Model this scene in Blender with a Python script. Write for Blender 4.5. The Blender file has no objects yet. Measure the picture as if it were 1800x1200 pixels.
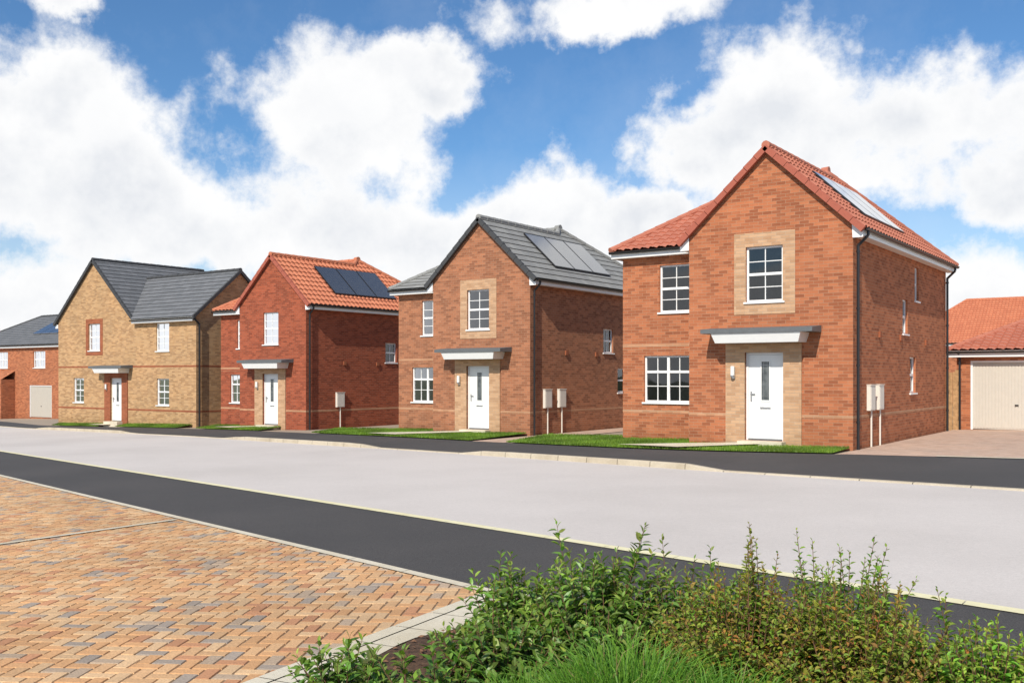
import bpy, bmesh, math, random
from mathutils import Vector, Matrix
random.seed(7)
S=bpy.context.scene
# ---------------------------------------------------------------- node helpers
def nd(nt,typ,i=None,**kw):
    n=nt.nodes.new(typ)
    for k,v in kw.items(): setattr(n,k,v)
    if i:
        for k,v in i.items():
            if isinstance(v,bpy.types.NodeSocket): nt.links.new(v,n.inputs[k])
            else: n.inputs[k].default_value=v
    return n
def math_(nt,op,a,b=0.0,c=0.0,clamp=False):
    n=nt.nodes.new('ShaderNodeMath'); n.operation=op; n.use_clamp=clamp
    for k,v in enumerate((a,b,c)):
        if isinstance(v,bpy.types.NodeSocket): nt.links.new(v,n.inputs[k])
        else: n.inputs[k].default_value=v
    return n.outputs[0]
def mix_(nt,f,a,b,bt='MIX'):
    n=nt.nodes.new('ShaderNodeMixRGB'); n.blend_type=bt
    for k,v in enumerate((f,a,b)):
        if isinstance(v,bpy.types.NodeSocket): nt.links.new(v,n.inputs[k])
        else: n.inputs[k].default_value=v if k==0 else (v[0],v[1],v[2],1)
    return n.outputs[0]
def mr_(nt,v,a,b,c=0.0,d=1.0,smooth=False):
    n=nt.nodes.new('ShaderNodeMapRange')
    if smooth: n.interpolation_type='SMOOTHSTEP'
    nt.links.new(v,n.inputs[0])
    for k,x in zip((1,2,3,4),(a,b,c,d)): n.inputs[k].default_value=x
    return n.outputs[0]
def noise_(nt,vec,scale,detail=4,rough=.55):
    n=nd(nt,'ShaderNodeTexNoise',{'Scale':scale,'Detail':detail,'Roughness':rough})
    if vec: nt.links.new(vec,n.inputs['Vector'])
    return n.outputs[0]
def newmat(name):
    m=bpy.data.materials.new(name); m.use_nodes=True
    nt=m.node_tree; b=nt.nodes['Principled BSDF']
    return m,nt,b
def c4(c): return (c[0],c[1],c[2],1)
def obj_(nt): return nd(nt,'ShaderNodeTexCoord').outputs['Object']
def uv_(nt): return nd(nt,'ShaderNodeTexCoord').outputs['UV']
def bump_(nt,b,h,strength=.5,dist=.01):
    n=nd(nt,'ShaderNodeBump',{'Strength':strength,'Distance':dist,'Height':h})
    nt.links.new(n.outputs[0],b.inputs['Normal'])

def plain(name,col,rough=.5,spec=.5,var=.06,metal=0.0):
    m,nt,b=newmat(name)
    n=noise_(nt,obj_(nt),9,5)
    c=mix_(nt,mr_(nt,n,.3,.7),[x*(1-var) for x in col],[x*(1+var) for x in col])
    nt.links.new(c,b.inputs['Base Color']); b.inputs['Roughness'].default_value=rough
    b.inputs['Specular IOR Level'].default_value=spec; b.inputs['Metallic'].default_value=metal
    return m
def brick(name,c1,c2,mortar,patch=.15,bw=.225,rh=.075,ms=.005,stain=(0.88,0.76,0.66),dk=.62):
    m,nt,b=newmat(name); uv=uv_(nt)
    t=nd(nt,'ShaderNodeTexBrick',{'Vector':uv,'Color1':c4(c1),'Color2':c4(c2),'Mortar':c4(mortar),'Scale':1.0,
        'Mortar Size':ms,'Mortar Smooth':.3,'Bias':0.0,'Brick Width':bw,'Row Height':rh})
    big=noise_(nt,uv,.55,5,.6); mid=noise_(nt,uv,3.5,3,.6)
    fine=noise_(nt,uv,60,3)
    t2=nd(nt,'ShaderNodeTexBrick',{'Vector':uv,'Color1':(1,1,1,1),'Color2':(dk,dk*.97,dk*.97,1),'Mortar':(1,1,1,1),'Scale':1.0,
        'Mortar Size':ms,'Mortar Smooth':.3,'Bias':-.3,'Brick Width':bw,'Row Height':rh})
    col=mix_(nt,.8,t.outputs[0],t2.outputs[0],'MULTIPLY')
    col=mix_(nt,mr_(nt,big,.35,.65,0,1),col,mix_(nt,1.0,col,(1+patch,1+patch*.7,1+patch*.5),'MULTIPLY'))
    col=mix_(nt,mr_(nt,mid,.4,.7,0,.45),col,mix_(nt,1.0,col,stain,'MULTIPLY'))
    col=mix_(nt,mr_(nt,fine,.3,.7,0,.3),col,mix_(nt,1.0,col,(.75,.75,.75),'MULTIPLY'))
    sv=nd(nt,'ShaderNodeSeparateXYZ',{0:uv}).outputs[1]
    low=math_(nt,'ADD',sv,math_(nt,'MULTIPLY',mid,-.5))
    col=mix_(nt,mr_(nt,low,.15,-.25,0,.5),col,mix_(nt,1.0,col,(.72,.70,.68),'MULTIPLY'))
    nt.links.new(col,b.inputs['Base Color']); b.inputs['Roughness'].default_value=.92
    b.inputs['Specular IOR Level'].default_value=.2
    h=math_(nt,'ADD',math_(nt,'MULTIPLY',t.outputs[1],-1.0),math_(nt,'MULTIPLY',fine,.4))
    bump_(nt,b,h,.6,.008)
    return m
def tilemat(name,c1,c2,flat=False,rough=.75):
    m,nt,b=newmat(name); uv=uv_(nt)
    t=nd(nt,'ShaderNodeTexBrick',{'Vector':uv,'Color1':c4(c1),'Color2':c4(c2),'Mortar':c4([x*.45 for x in c1]),'Scale':1.0,
        'Mortar Size':.006 if flat else .0001,'Mortar Smooth':.2,'Bias':0.0,'Brick Width':.33 if flat else .25,'Row Height':.3})
    t.offset=.5 if flat else 0.0
    fine=noise_(nt,uv,25,5); big=noise_(nt,uv,.8,4)
    col=mix_(nt,mr_(nt,fine,.3,.7,0,.35),t.outputs[0],mix_(nt,1.0,t.outputs[0],(.7,.7,.72),'MULTIPLY'))
    col=mix_(nt,mr_(nt,big,.35,.7,0,.3),col,mix_(nt,1.0,col,(1.25,1.25,1.25),'MULTIPLY'))
    nt.links.new(col,b.inputs['Base Color']); b.inputs['Roughness'].default_value=rough
    b.inputs['Specular IOR Level'].default_value=.5
    bump_(nt,b,fine,.3,.004)
    return m
def granular(name,c1,c2,scale=120,big=.35,rough=.9,bs=.5,patchcol=None,spec=.3,speck=None):
    m,nt,b=newmat(name); o=obj_(nt)
    f=noise_(nt,o,scale,3,.7); f2=noise_(nt,o,scale*.25,4,.6); g=noise_(nt,o,big,6,.6)
    col=mix_(nt,mr_(nt,f,.35,.65),c1,c2)
    col=mix_(nt,mr_(nt,f2,.3,.7,0,.35),col,mix_(nt,1.0,col,(.8,.8,.8),'MULTIPLY'))
    pc=patchcol or (.86,.86,.86)
    col=mix_(nt,mr_(nt,g,.42,.68,0,.8),col,mix_(nt,1.0,col,pc,'MULTIPLY'))
    if speck:
        v=nd(nt,'ShaderNodeTexVoronoi',{'Vector':o,'Scale':speck[0]})
        col=mix_(nt,mr_(nt,v.outputs[0],.0,.28,speck[2],0),col,speck[1])
    nt.links.new(col,b.inputs['Base Color']); b.inputs['Roughness'].default_value=rough
    b.inputs['Specular IOR Level'].default_value=spec
    bump_(nt,b,f,bs,.006)
    return m
def attrmat(name,rough=.6,spec=.4,trans=0.0,noise_s=40,nv=.25,bs=.2):
    m,nt,b=newmat(name)
    a=nd(nt,'ShaderNodeAttribute',attribute_name='Col')
    f=noise_(nt,obj_(nt),noise_s,4,.6)
    col=mix_(nt,mr_(nt,f,.3,.7,0,1),mix_(nt,1.0,a.outputs[0],(1-nv,)*3,'MULTIPLY'),mix_(nt,1.0,a.outputs[0],(1+nv*.6,)*3,'MULTIPLY'))
    nt.links.new(col,b.inputs['Base Color']); b.inputs['Roughness'].default_value=rough
    b.inputs['Specular IOR Level'].default_value=spec
    bump_(nt,b,f,bs,.004)
    if trans>0:
        tr=nd(nt,'ShaderNodeBsdfTranslucent'); 
        nt.links.new(mix_(nt,1.0,col,(1.3,1.5,.5),'MULTIPLY'),tr.inputs[0])
        mx=nd(nt,'ShaderNodeMixShader',{0:trans,1:b.outputs[0],2:tr.outputs[0]})
        nt.links.new(mx.outputs[0],nt.nodes['Material Output'].inputs[0])
    return m

M_brA=brick('brick_orange',(.475,.178,.085),(.355,.125,.062),(.43,.26,.165))
M_brB=brick('brick_red',(.38,.10,.05),(.285,.074,.039),(.30,.17,.115))
M_brC=brick('brick_brown_orange',(.42,.18,.096),(.315,.135,.075),(.39,.26,.175))
M_brD=brick('brick_buff',(.55,.35,.18),(.42,.255,.13),(.44,.34,.23),stain=(.87,.78,.66),dk=.7)
M_buff=brick('brick_cream_trim',(.57,.37,.225),(.49,.305,.18),(.47,.37,.27),patch=.1,dk=.8)
M_band=brick('brick_band_trim',(.53,.29,.17),(.46,.245,.14),(.46,.33,.23),patch=.1,dk=.8)
M_redtrim=brick('brick_red_trim',(.36,.12,.06),(.31,.10,.05),(.3,.17,.1),patch=.1,dk=.8)
M_tileR=tilemat('clay_pantile_red',(.50,.18,.11),(.43,.145,.088))
M_tileO=tilemat('clay_pantile_orange',(.56,.20,.10),(.49,.16,.08))
M_tileG=tilemat('slate_tile_grey',(.30,.30,.28),(.24,.24,.228),True)
M_tileD=tilemat('slate_tile_dark',(.165,.17,.178),(.13,.136,.143),True)
M_vergeR=plain('verge_red',(.38,.11,.07),.7,.3)
M_vergeD=plain('verge_dark',(.06,.062,.065),.7,.3)
M_white=plain('white_upvc',(.82,.82,.80),.35,.5,.02)
M_black=plain('black_plastic',(.018,.018,.02),.35,.5,.1)
M_lead=plain('lead_grey',(.12,.13,.135),.55,.5,.12)
M_metal=plain('steel',(.6,.6,.6),.25,.5,.05,1.0)
M_meter=plain('meter_box_cream',(.72,.68,.60),.5,.4,.03)
M_gdoor=plain('garage_door_cream',(.56,.52,.45),.45,.5,.03)
M_wood=plain('fence_timber',(.42,.25,.12),.8,.2,.3)
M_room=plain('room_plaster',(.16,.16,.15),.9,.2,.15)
M_board=plain('window_board',(.45,.45,.43),.5,.3,.03)
M_glass=bpy.data.materials.new('window_glass'); M_glass.use_nodes=True; nt=M_glass.node_tree; nt.nodes.clear()
out=nt.nodes.new('ShaderNodeOutputMaterial'); tr=nd(nt,'ShaderNodeBsdfTransparent',{0:(.66,.70,.70,1)}); gl=nd(nt,'ShaderNodeBsdfGlossy',{0:(.95,.97,1,1),'Roughness':.02})
o=obj_(nt); bn=nd(nt,'ShaderNodeBump',{'Strength':.10,'Distance':.02,'Height':noise_(nt,o,1.1,1)}); nt.links.new(bn.outputs[0],gl.inputs['Normal'])
fr_=nd(nt,'ShaderNodeFresnel',{'IOR':1.5}); fac=math_(nt,'MULTIPLY_ADD',fr_.outputs[0],1.3,.03,clamp=True)
mx=nd(nt,'ShaderNodeMixShader',{0:fac,1:tr.outputs[0],2:gl.outputs[0]}); nt.links.new(mx.outputs[0],out.inputs[0])
M_dglass,nt,b=newmat('door_glass'); b.inputs['Roughness'].default_value=.12
nt.links.new(mix_(nt,mr_(nt,noise_(nt,obj_(nt),5,2),.35,.65),(.06,.07,.075),(.13,.145,.15)),b.inputs['Base Color'])  # noise in the base colour paints patchy reflections on the pane
M_solar,nt,b=newmat('solar_glass'); uv=uv_(nt)
t=nd(nt,'ShaderNodeTexBrick',{'Vector':uv,'Color1':(.06,.06,.06,1),'Color2':(.07,.07,.07,1),'Mortar':(.13,.13,.13,1),'Scale':1.0,'Mortar Size':.004,'Brick Width':.16,'Row Height':.16}); t.offset=0
nt.links.new(t.outputs[0],b.inputs['Base Color']); b.inputs['Roughness'].default_value=.12; b.inputs['Specular IOR Level'].default_value=.8; b.inputs['IOR'].default_value=1.6
b.inputs['Coat Weight'].default_value=1.0; b.inputs['Coat Roughness'].default_value=.04; b.inputs['Coat IOR'].default_value=1.6

M_road=granular('road_surface_light',(.55,.508,.47),(.67,.622,.58),70,.25,.85,.4,(.87,.865,.86))
M_asph=granular('asphalt_dark',(.04,.038,.037),(.095,.091,.088),90,.4,.85,.8,(1.25,1.22,1.2),speck=(55,(.19,.185,.175),.5))
M_asph2=granular('asphalt_footpath',(.045,.044,.043),(.09,.087,.085),90,.4,.85,.6,(1.25,1.2,1.2))
M_kerb=granular('kerb_concrete',(.48,.41,.30),(.60,.53,.41),60,1.2,.85,.4,(.75,.72,.68))
M_slab=granular('slab_cream',(.62,.56,.43),(.72,.66,.53),60,1.5,.85,.4,(.82,.79,.72))
M_line=granular('flush_kerb_cream',(.76,.70,.43),(.80,.76,.52),60,1.5,.85,.4,(.92,.89,.80))
M_plot=granular('plot_ground',(.33,.26,.19),(.42,.34,.26),40,.5,.9,.4)
M_field=granular('ground_grass',(.075,.085,.04),(.12,.125,.06),20,.15,.95,.5)
M_soil=granular('mulch_soil',(.045,.028,.018),(.13,.075,.045),35,2.0,.95,1.0)
M_lawn=granular('lawn_turf',(.075,.155,.02),(.13,.24,.035),45,.9,.9,.9,(1.3,1.15,.9))
M_drive=brick('driveway_blocks',(.56,.42,.33),(.50,.37,.29),(.42,.34,.27),bw=.2,rh=.1,ms=.004,dk=.85)
M_paver=attrmat('block_paver',.85,.25,0,70,.24,.6)
M_leaf=attrmat('leaf_glossy',.42,.5,.3,30,.15,.1)
M_leaf2=attrmat('leaf_small',.55,.35,.35,30,.15,.1)
M_blade=attrmat('grass_blade',.5,.35,.35,30,.1,.1)
M_twig=plain('twig_bark',(.16,.085,.05),.8,.2,.25)
M_bark=attrmat('bark_chip',.9,.2,0,60,.25,.3)

# ---------------------------------------------------------------- mesh helpers
class MB:
    def __init__(s): s.v=[];s.f=[];s.m=[]
    def face(s,pts,mi=0):
        k=len(s.v); s.v+= [tuple(p) for p in pts]; s.f.append(tuple(range(k,k+len(pts)))); s.m.append(mi)
    def box(s,fr,u0,u1,n0,n1,z0,z1,mi=0,skip=None):
        o,u,n=fr
        def P(a,b_,z): return (o[0]+u[0]*a+n[0]*b_,o[1]+u[1]*a+n[1]*b_,z)
        c=[P(u0,n0,z0),P(u1,n0,z0),P(u1,n1,z0),P(u0,n1,z0),P(u0,n0,z1),P(u1,n0,z1),P(u1,n1,z1),P(u0,n1,z1)]
        k=len(s.v); s.v+=c
        for i,q in enumerate(((0,3,2,1),(4,5,6,7),(0,1,5,4),(1,2,6,5),(2,3,7,6),(3,0,4,7))):
            if i==skip: continue
            s.f.append(tuple(k+x for x in q)); s.m.append(mi)
    def hexa(s,c,mi=0):
        k=len(s.v); s.v+=[tuple(p) for p in c]
        for q in ((0,3,2,1),(4,5,6,7),(0,1,5,4),(1,2,6,5),(2,3,7,6),(3,0,4,7)):
            s.f.append(tuple(k+x for x in q)); s.m.append(mi)
    def tube(s,a,b,ra,rb=None,n=8,mi=0,cap=True):
        rb=ra if rb is None else rb
        a=Vector(a);b=Vector(b); d=(b-a)
        if d.length<1e-6: return
        d.normalize(); x=d.orthogonal().normalized(); y=d.cross(x)
        k=len(s.v)
        for p,r in ((a,ra),(b,rb)):
            for i in range(n):
                an=2*math.pi*i/n; s.v.append(tuple(p+x*math.cos(an)*r+y*math.sin(an)*r))
        for i in range(n):
            j=(i+1)%n; s.f.append((k+i,k+j,k+n+j,k+n+i)); s.m.append(mi)
        if cap:
            s.f.append(tuple(k+i for i in range(n))[::-1]); s.m.append(mi)
            s.f.append(tuple(k+n+i for i in range(n))); s.m.append(mi)
    def wall(s,fr,U0,U1,z0,z1,holes=(),depth=.09,mi=0):
        o,u,n=fr
        def P(a,z,dn=0): return (o[0]+u[0]*a-n[0]*dn,o[1]+u[1]*a-n[1]*dn,z)
        us=sorted(set([U0,U1]+[h[0] for h in holes]+[h[1] for h in holes]))
        zs=sorted(set([z0,z1]+[h[2] for h in holes]+[h[3] for h in holes]))
        for a,b in zip(us,us[1:]):
            for c,d in zip(zs,zs[1:]):
                mu=(a+b)/2; mz=(c+d)/2
                if any(h[0]<mu<h[1] and h[2]<mz<h[3] for h in holes): continue
                s.face([P(a,c),P(b,c),P(b,d),P(a,d)],mi)
        for h in holes:
            a,b,c,d=h[:4]
            s.face([P(a,c),P(a,d),P(a,d,depth),P(a,c,depth)],mi)
            s.face([P(b,c),P(b,d),P(b,d,depth),P(b,c,depth)],mi)
            s.face([P(a,d),P(b,d),P(b,d,depth),P(a,d,depth)],mi)
            s.face([P(a,c),P(b,c),P(b,c,depth),P(a,c,depth)],mi)
    def build(s,name,parent,mats,smooth=False,uvs=True,cols=None):
        me=bpy.data.meshes.new(name); me.from_pydata(s.v,[],s.f)
        for m in mats: me.materials.append(m)
        me.polygons.foreach_set('material_index',s.m)
        if smooth: me.polygons.foreach_set('use_smooth',[True]*len(s.f))
        me.update()
        if uvs: autouv(me)
        if cols is not None:
            at=me.attributes.new('Col','FLOAT_COLOR','CORNER'); buf=[]
            for p,c in zip(me.polygons,cols): buf+= [c[0],c[1],c[2],1.0]*p.loop_total
            at.data.foreach_set('color',buf)
        ob=bpy.data.objects.new(name,me); S.collection.objects.link(ob)
        if parent: ob.parent=parent
        return ob
def autouv(me):
    uvl=me.uv_layers.new(name='UVMap'); Z=Vector((0,0,1))
    for p in me.polygons:
        n=p.normal
        if abs(n.z)>.99: u=Vector((1,0,0)); v=Vector((0,1,0))
        else:
            u=Z.cross(n).normalized(); v=n.cross(u)
            if v.z<0: v=-v
        for li in p.loop_indices:
            co=me.vertices[me.loops[li].vertex_index].co
            uvl.data[li].uv=(co.dot(u)+(3.0 if abs(n.x)>abs(n.y) else 0),co.dot(v))
def empty(name,loc):
    e=bpy.data.objects.new(name,None); e.empty_display_size=.5; e.location=loc; S.collection.objects.link(e); return e
FR=((0,0),(-1,0),(0,-1))
SD=((0,0),(0,1),(1,0))

# ---------------------------------------------------------------- roof tiles with real relief
def tiles(name,parent,poly,mat,style):
    P=[Vector(p) for p in poly]
    n=Vector((0,0,0))
    for i in range(len(P)):
        a=P[i];b=P[(i+1)%len(P)]; n+=a.cross(b)
    n.normalize()
    if n.z<0: n=-n
    Z=Vector((0,0,1)); u=Z.cross(n).normalized(); v=n.cross(u).normalized()
    if v.z<0: v=-v
    lowest=min(P,key=lambda q:q.z)
    def uvof(q): return (q.dot(u),(q-lowest).dot(v))
    us=[uvof(q)[0] for q in P]; vs=[uvof(q)[1] for q in P]
    G=.30
    if style=='pan': step=.25/6
    else: step=.33
    i0=int(math.floor(min(us)/step)); i1=int(math.ceil(max(us)/step))
    r0=0; r1=int(math.ceil(max(vs)/G))
    def prof(i):
        if style!='pan': return 0.0
        ph=(i%6)/6.0
        return .020*math.sin(2*math.pi*ph)+.012*math.sin(4*math.pi*ph+.6)
    bm=bmesh.new()
    O=lowest-u*lowest.dot(u)
    lift=.040 if style=='pan' else .028
    prev=None
    for r in range(r0,r1+1):
        lo=[bm.verts.new(O+u*(i*step)+v*(r*G)+n*(prof(i)+lift)) for i in range(i0,i1+1)]
        hi=[bm.verts.new(O+u*(i*step)+v*((r+1)*G)+n*(prof(i)+.004)) for i in range(i0,i1+1)]
        for k in range(len(lo)-1):
            bm.faces.new((lo[k],lo[k+1],hi[k+1],hi[k]))
            if prev: bm.faces.new((prev[k],prev[k+1],lo[k+1],lo[k]))
        prev=hi
    cen=sum(P,Vector((0,0,0)))/len(P)
    for i in range(len(P)):
        a=P[i];b=P[(i+1)%len(P)]
        pn=(b-a).cross(n).normalized()
        if pn.dot(cen-a)>0: pn=-pn
        g=bm.verts[:]+bm.edges[:]+bm.faces[:]
        bmesh.ops.bisect_plane(bm,geom=g,dist=1e-5,plane_co=a,plane_no=pn,clear_outer=True)
    uvl=bm.loops.layers.uv.new('UVMap')
    for f in bm.faces:
        f.normal_update()
        for l in f.loops:
            q=l.vert.co; l[uvl].uv=(q.dot(u)+50,(q-lowest).dot(v)+.001)
    f=bm.faces.new([bm.verts.new(p-n*.03) for p in P])
    me=bpy.data.meshes.new(name); bm.to_mesh(me); bm.free(); me.materials.append(mat)
    ob=bpy.data.objects.new(name,me); S.collection.objects.link(ob); ob.parent=parent
    return ob
def ridge(mb,a,b,r=.10,seg=.42,mi=0):
    a=Vector(a);b=Vector(b);L=(b-a).length; n=max(1,int(round(L/seg))); d=(b-a)/n
    for i in range(n):
        mb.tube(a+d*i,a+d*(i+1.04),r*1.06,r*.94,10,mi)
def rake(mb,a,b,w=.11,h=.15,mi=0,seg=.33):
    a=Vector(a);b=Vector(b);L=(b-a).length;n=max(1,int(L/seg)); d=(b-a)/n
    up=Vector((0,1,0)).cross(d).normalized()
    if up.z<0: up=-up
    for i in range(n):
        p=a+d*i;q=a+d*(i+1.03)
        y=Vector((0,1,0))*w
        o1=up*.05; o2=up*.035; dn=up*(-(h-.05))
        mb.hexa([p+dn-y*.5,q+dn-y*.5,q+dn+y*.5,p+dn+y*.5,p+o2-y*.5,q+o1-y*.5,q+o1+y*.5,p+o2+y*.5],mi)

# ---------------------------------------------------------------- windows & doors
def window(fmb,gmb,fr,u0,u1,z0,z1,cols,rows,transom=None,mull=None,set_=.06,deep=1.4):
    fw=.048; n0=-set_-.05;n1=-set_
    fmb.box(fr,u0,u0+fw,n0,n1,z0,z1); fmb.box(fr,u1-fw,u1,n0,n1,z0,z1)
    fmb.box(fr,u0+fw,u1-fw,n0,n1,z0,z0+fw); fmb.box(fr,u0+fw,u1-fw,n0,n1,z1-fw,z1)
    a,b,c,d=u0+fw,u1-fw,z0+fw,z1-fw
    bw=.010
    for i in range(1,cols):
        x=a+(b-a)*i/cols; w=.036 if mull and i==mull else bw
        off=.002 if w>bw else -.012
        fmb.box(fr,x-w,x+w,n0,n1+off,c,d)
    for j in range(1,rows):
        z=c+(d-c)*j/rows; w=.032 if transom and j==transom else bw
        off=.006 if w>bw else -.016
        fmb.box(fr,a,b,n0,n1+off,z-w,z+w)
    o_,u_,n_=fr; dn=-set_-.03
    gmb.face([(o_[0]+u_[0]*p+n_[0]*dn,o_[1]+u_[1]*p+n_[1]*dn,q) for p,q in ((a,c),(b,c),(b,d),(a,d))],0)
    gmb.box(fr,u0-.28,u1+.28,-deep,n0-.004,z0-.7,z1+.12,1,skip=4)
    gmb.box(fr,u0,u1,n0-.12,n0-.006,z0-.02,z0+.01,2)
    fmb.box(fr,u0-.05,u1+.05,-set_+.001,.045,z0-.045,z0-.002)
def door(dmb,fr,u0,u1,z0,z1,set_=.07):
    n1=-set_; fw=.06
    dmb.box(fr,u0,u0+fw,n1-.06,n1,z0,z1); dmb.box(fr,u1-fw,u1,n1-.06,n1,z0,z1); dmb.box(fr,u0+fw,u1-fw,n1-.06,n1,z1-fw,z1)
    a,b,c,d=u0+fw,u1-fw,z0+.04,z1-fw
    dmb.box(fr,u0+fw,u1-fw,n1-.06,n1+.03,z0,z0+.035,3)
    dmb.box(fr,a+.004,b-.004,n1-.05,n1-.015,c,d-.004)
    m=(a+b)/2
    g0,g1=m-.095,m+.095; y0,y1=c+(d-c)*.46,d-.16
    k=n1-.015
    for (p,q,r,s_) in ((g0-.03,g0,y0-.03,y1+.03),(g1,g1+.03,y0-.03,y1+.03),(g0,g1,y0-.03,y0),(g0,g1,y1,y1+.03)):
        dmb.box(fr,p,q,k,k+.014,r,s_)
    dmb.box(fr,g0,g1,k+.001,k+.005,y0,y1,1)
    for z in (y0+.09,y1-.09): dmb.box(fr,g0,g1,k+.005,k+.008,z-.003,z+.003,2)
    dmb.box(fr,m-.048,m-.043,k+.005,k+.0085,y0,y1,2); dmb.box(fr,m+.043,m+.048,k+.005,k+.0085,y0,y1,2)
    for (p,q) in ((a+.12,m-.05),(m+.05,b-.12)):
        dmb.box(fr,p,q,k,k+.008,c+.16,c+.17); dmb.box(fr,p,q,k,k+.008,y0-.15,y0-.14)
        dmb.box(fr,p,p+.01,k,k+.0085,c+.17,y0-.15); dmb.box(fr,q-.01,q,k,k+.0085,c+.17,y0-.15)
    dmb.box(fr,b-.085,b-.05,k,k+.02,c+.90,c+1.14,2); dmb.box(fr,b-.17,b-.05,k+.02,k+.035,c+1.06,c+1.085,2)
    dmb.box(fr,m-.13,m+.13,k,k+.012,c+.72,c+.76,2)

def meterbox(mb,s0,s1,zt=1.46,zb=.86,pipe=True):
    mb.box(SD,s0,s1,.002,.09,zb,zt,0)
    mb.box(SD,s0+.03,s1-.03,.09,.10,zb+.03,zt-.03,0)
    mb.box(SD,s0-.012,s1+.012,.0,.112,zt+.001,zt+.02,0)
    if pipe:
        c=(s0+s1)/2; mb.tube((.05,c,zb),(.05,c,-.1),.022,None,8,0)
def gutter_y(mb,x,y0,y1,z):
    r=.06;n=6
    k=len(mb.v)
    for y in (y0,y1):
        for i in range(n+1):
            a=math.pi+math.pi*i/n; mb.v.append((x+math.cos(a)*r,y,z+math.sin(a)*r))
    for i in range(n):
        mb.f.append((k+i,k+i+1,k+n+1+i+1,k+n+1+i)); mb.m.append(0)
    mb.f.append(tuple(k+i for i in range(n+1))); mb.m.append(0)
    mb.f.append(tuple(k+n+1+i for i in range(n+1))); mb.m.append(0)
def gutter_x(mb,y,x0,x1,z):
    r=.06;n=6;k=len(mb.v)
    for x in (x0,x1):
        for i in range(n+1):
            a=math.pi+math.pi*i/n; mb.v.append((x,y+math.cos(a)*r,z+math.sin(a)*r))
    for i in range(n):
        mb.f.append((k+i,k+i+1,k+n+1+i+1,k+n+1+i)); mb.m.append(0)
    mb.f.append(tuple(k+i for i in range(n+1))); mb.m.append(0)
    mb.f.append(tuple(k+n+1+i for i in range(n+1))); mb.m.append(0)
def lantern(mb,fr,u,z):
    o,uu,n=fr
    def P(a,b,zz): return (o[0]+uu[0]*a+n[0]*b,o[1]+uu[1]*a+n[1]*b,zz)
    mb.box(fr,u-.035,u+.035,.042,.06,z-.1,z+.1,1)
    mb.tube(P(u,.11,z-.02),P(u,.11,z+.2),.05,None,12,0)
    mb.tube(P(u,.11,z-.06),P(u,.11,z-.02),.055,None,12,1)
    mb.tube(P(u,.06,z-.04),P(u,.11,z-.04),.012,None,6,1)

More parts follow.
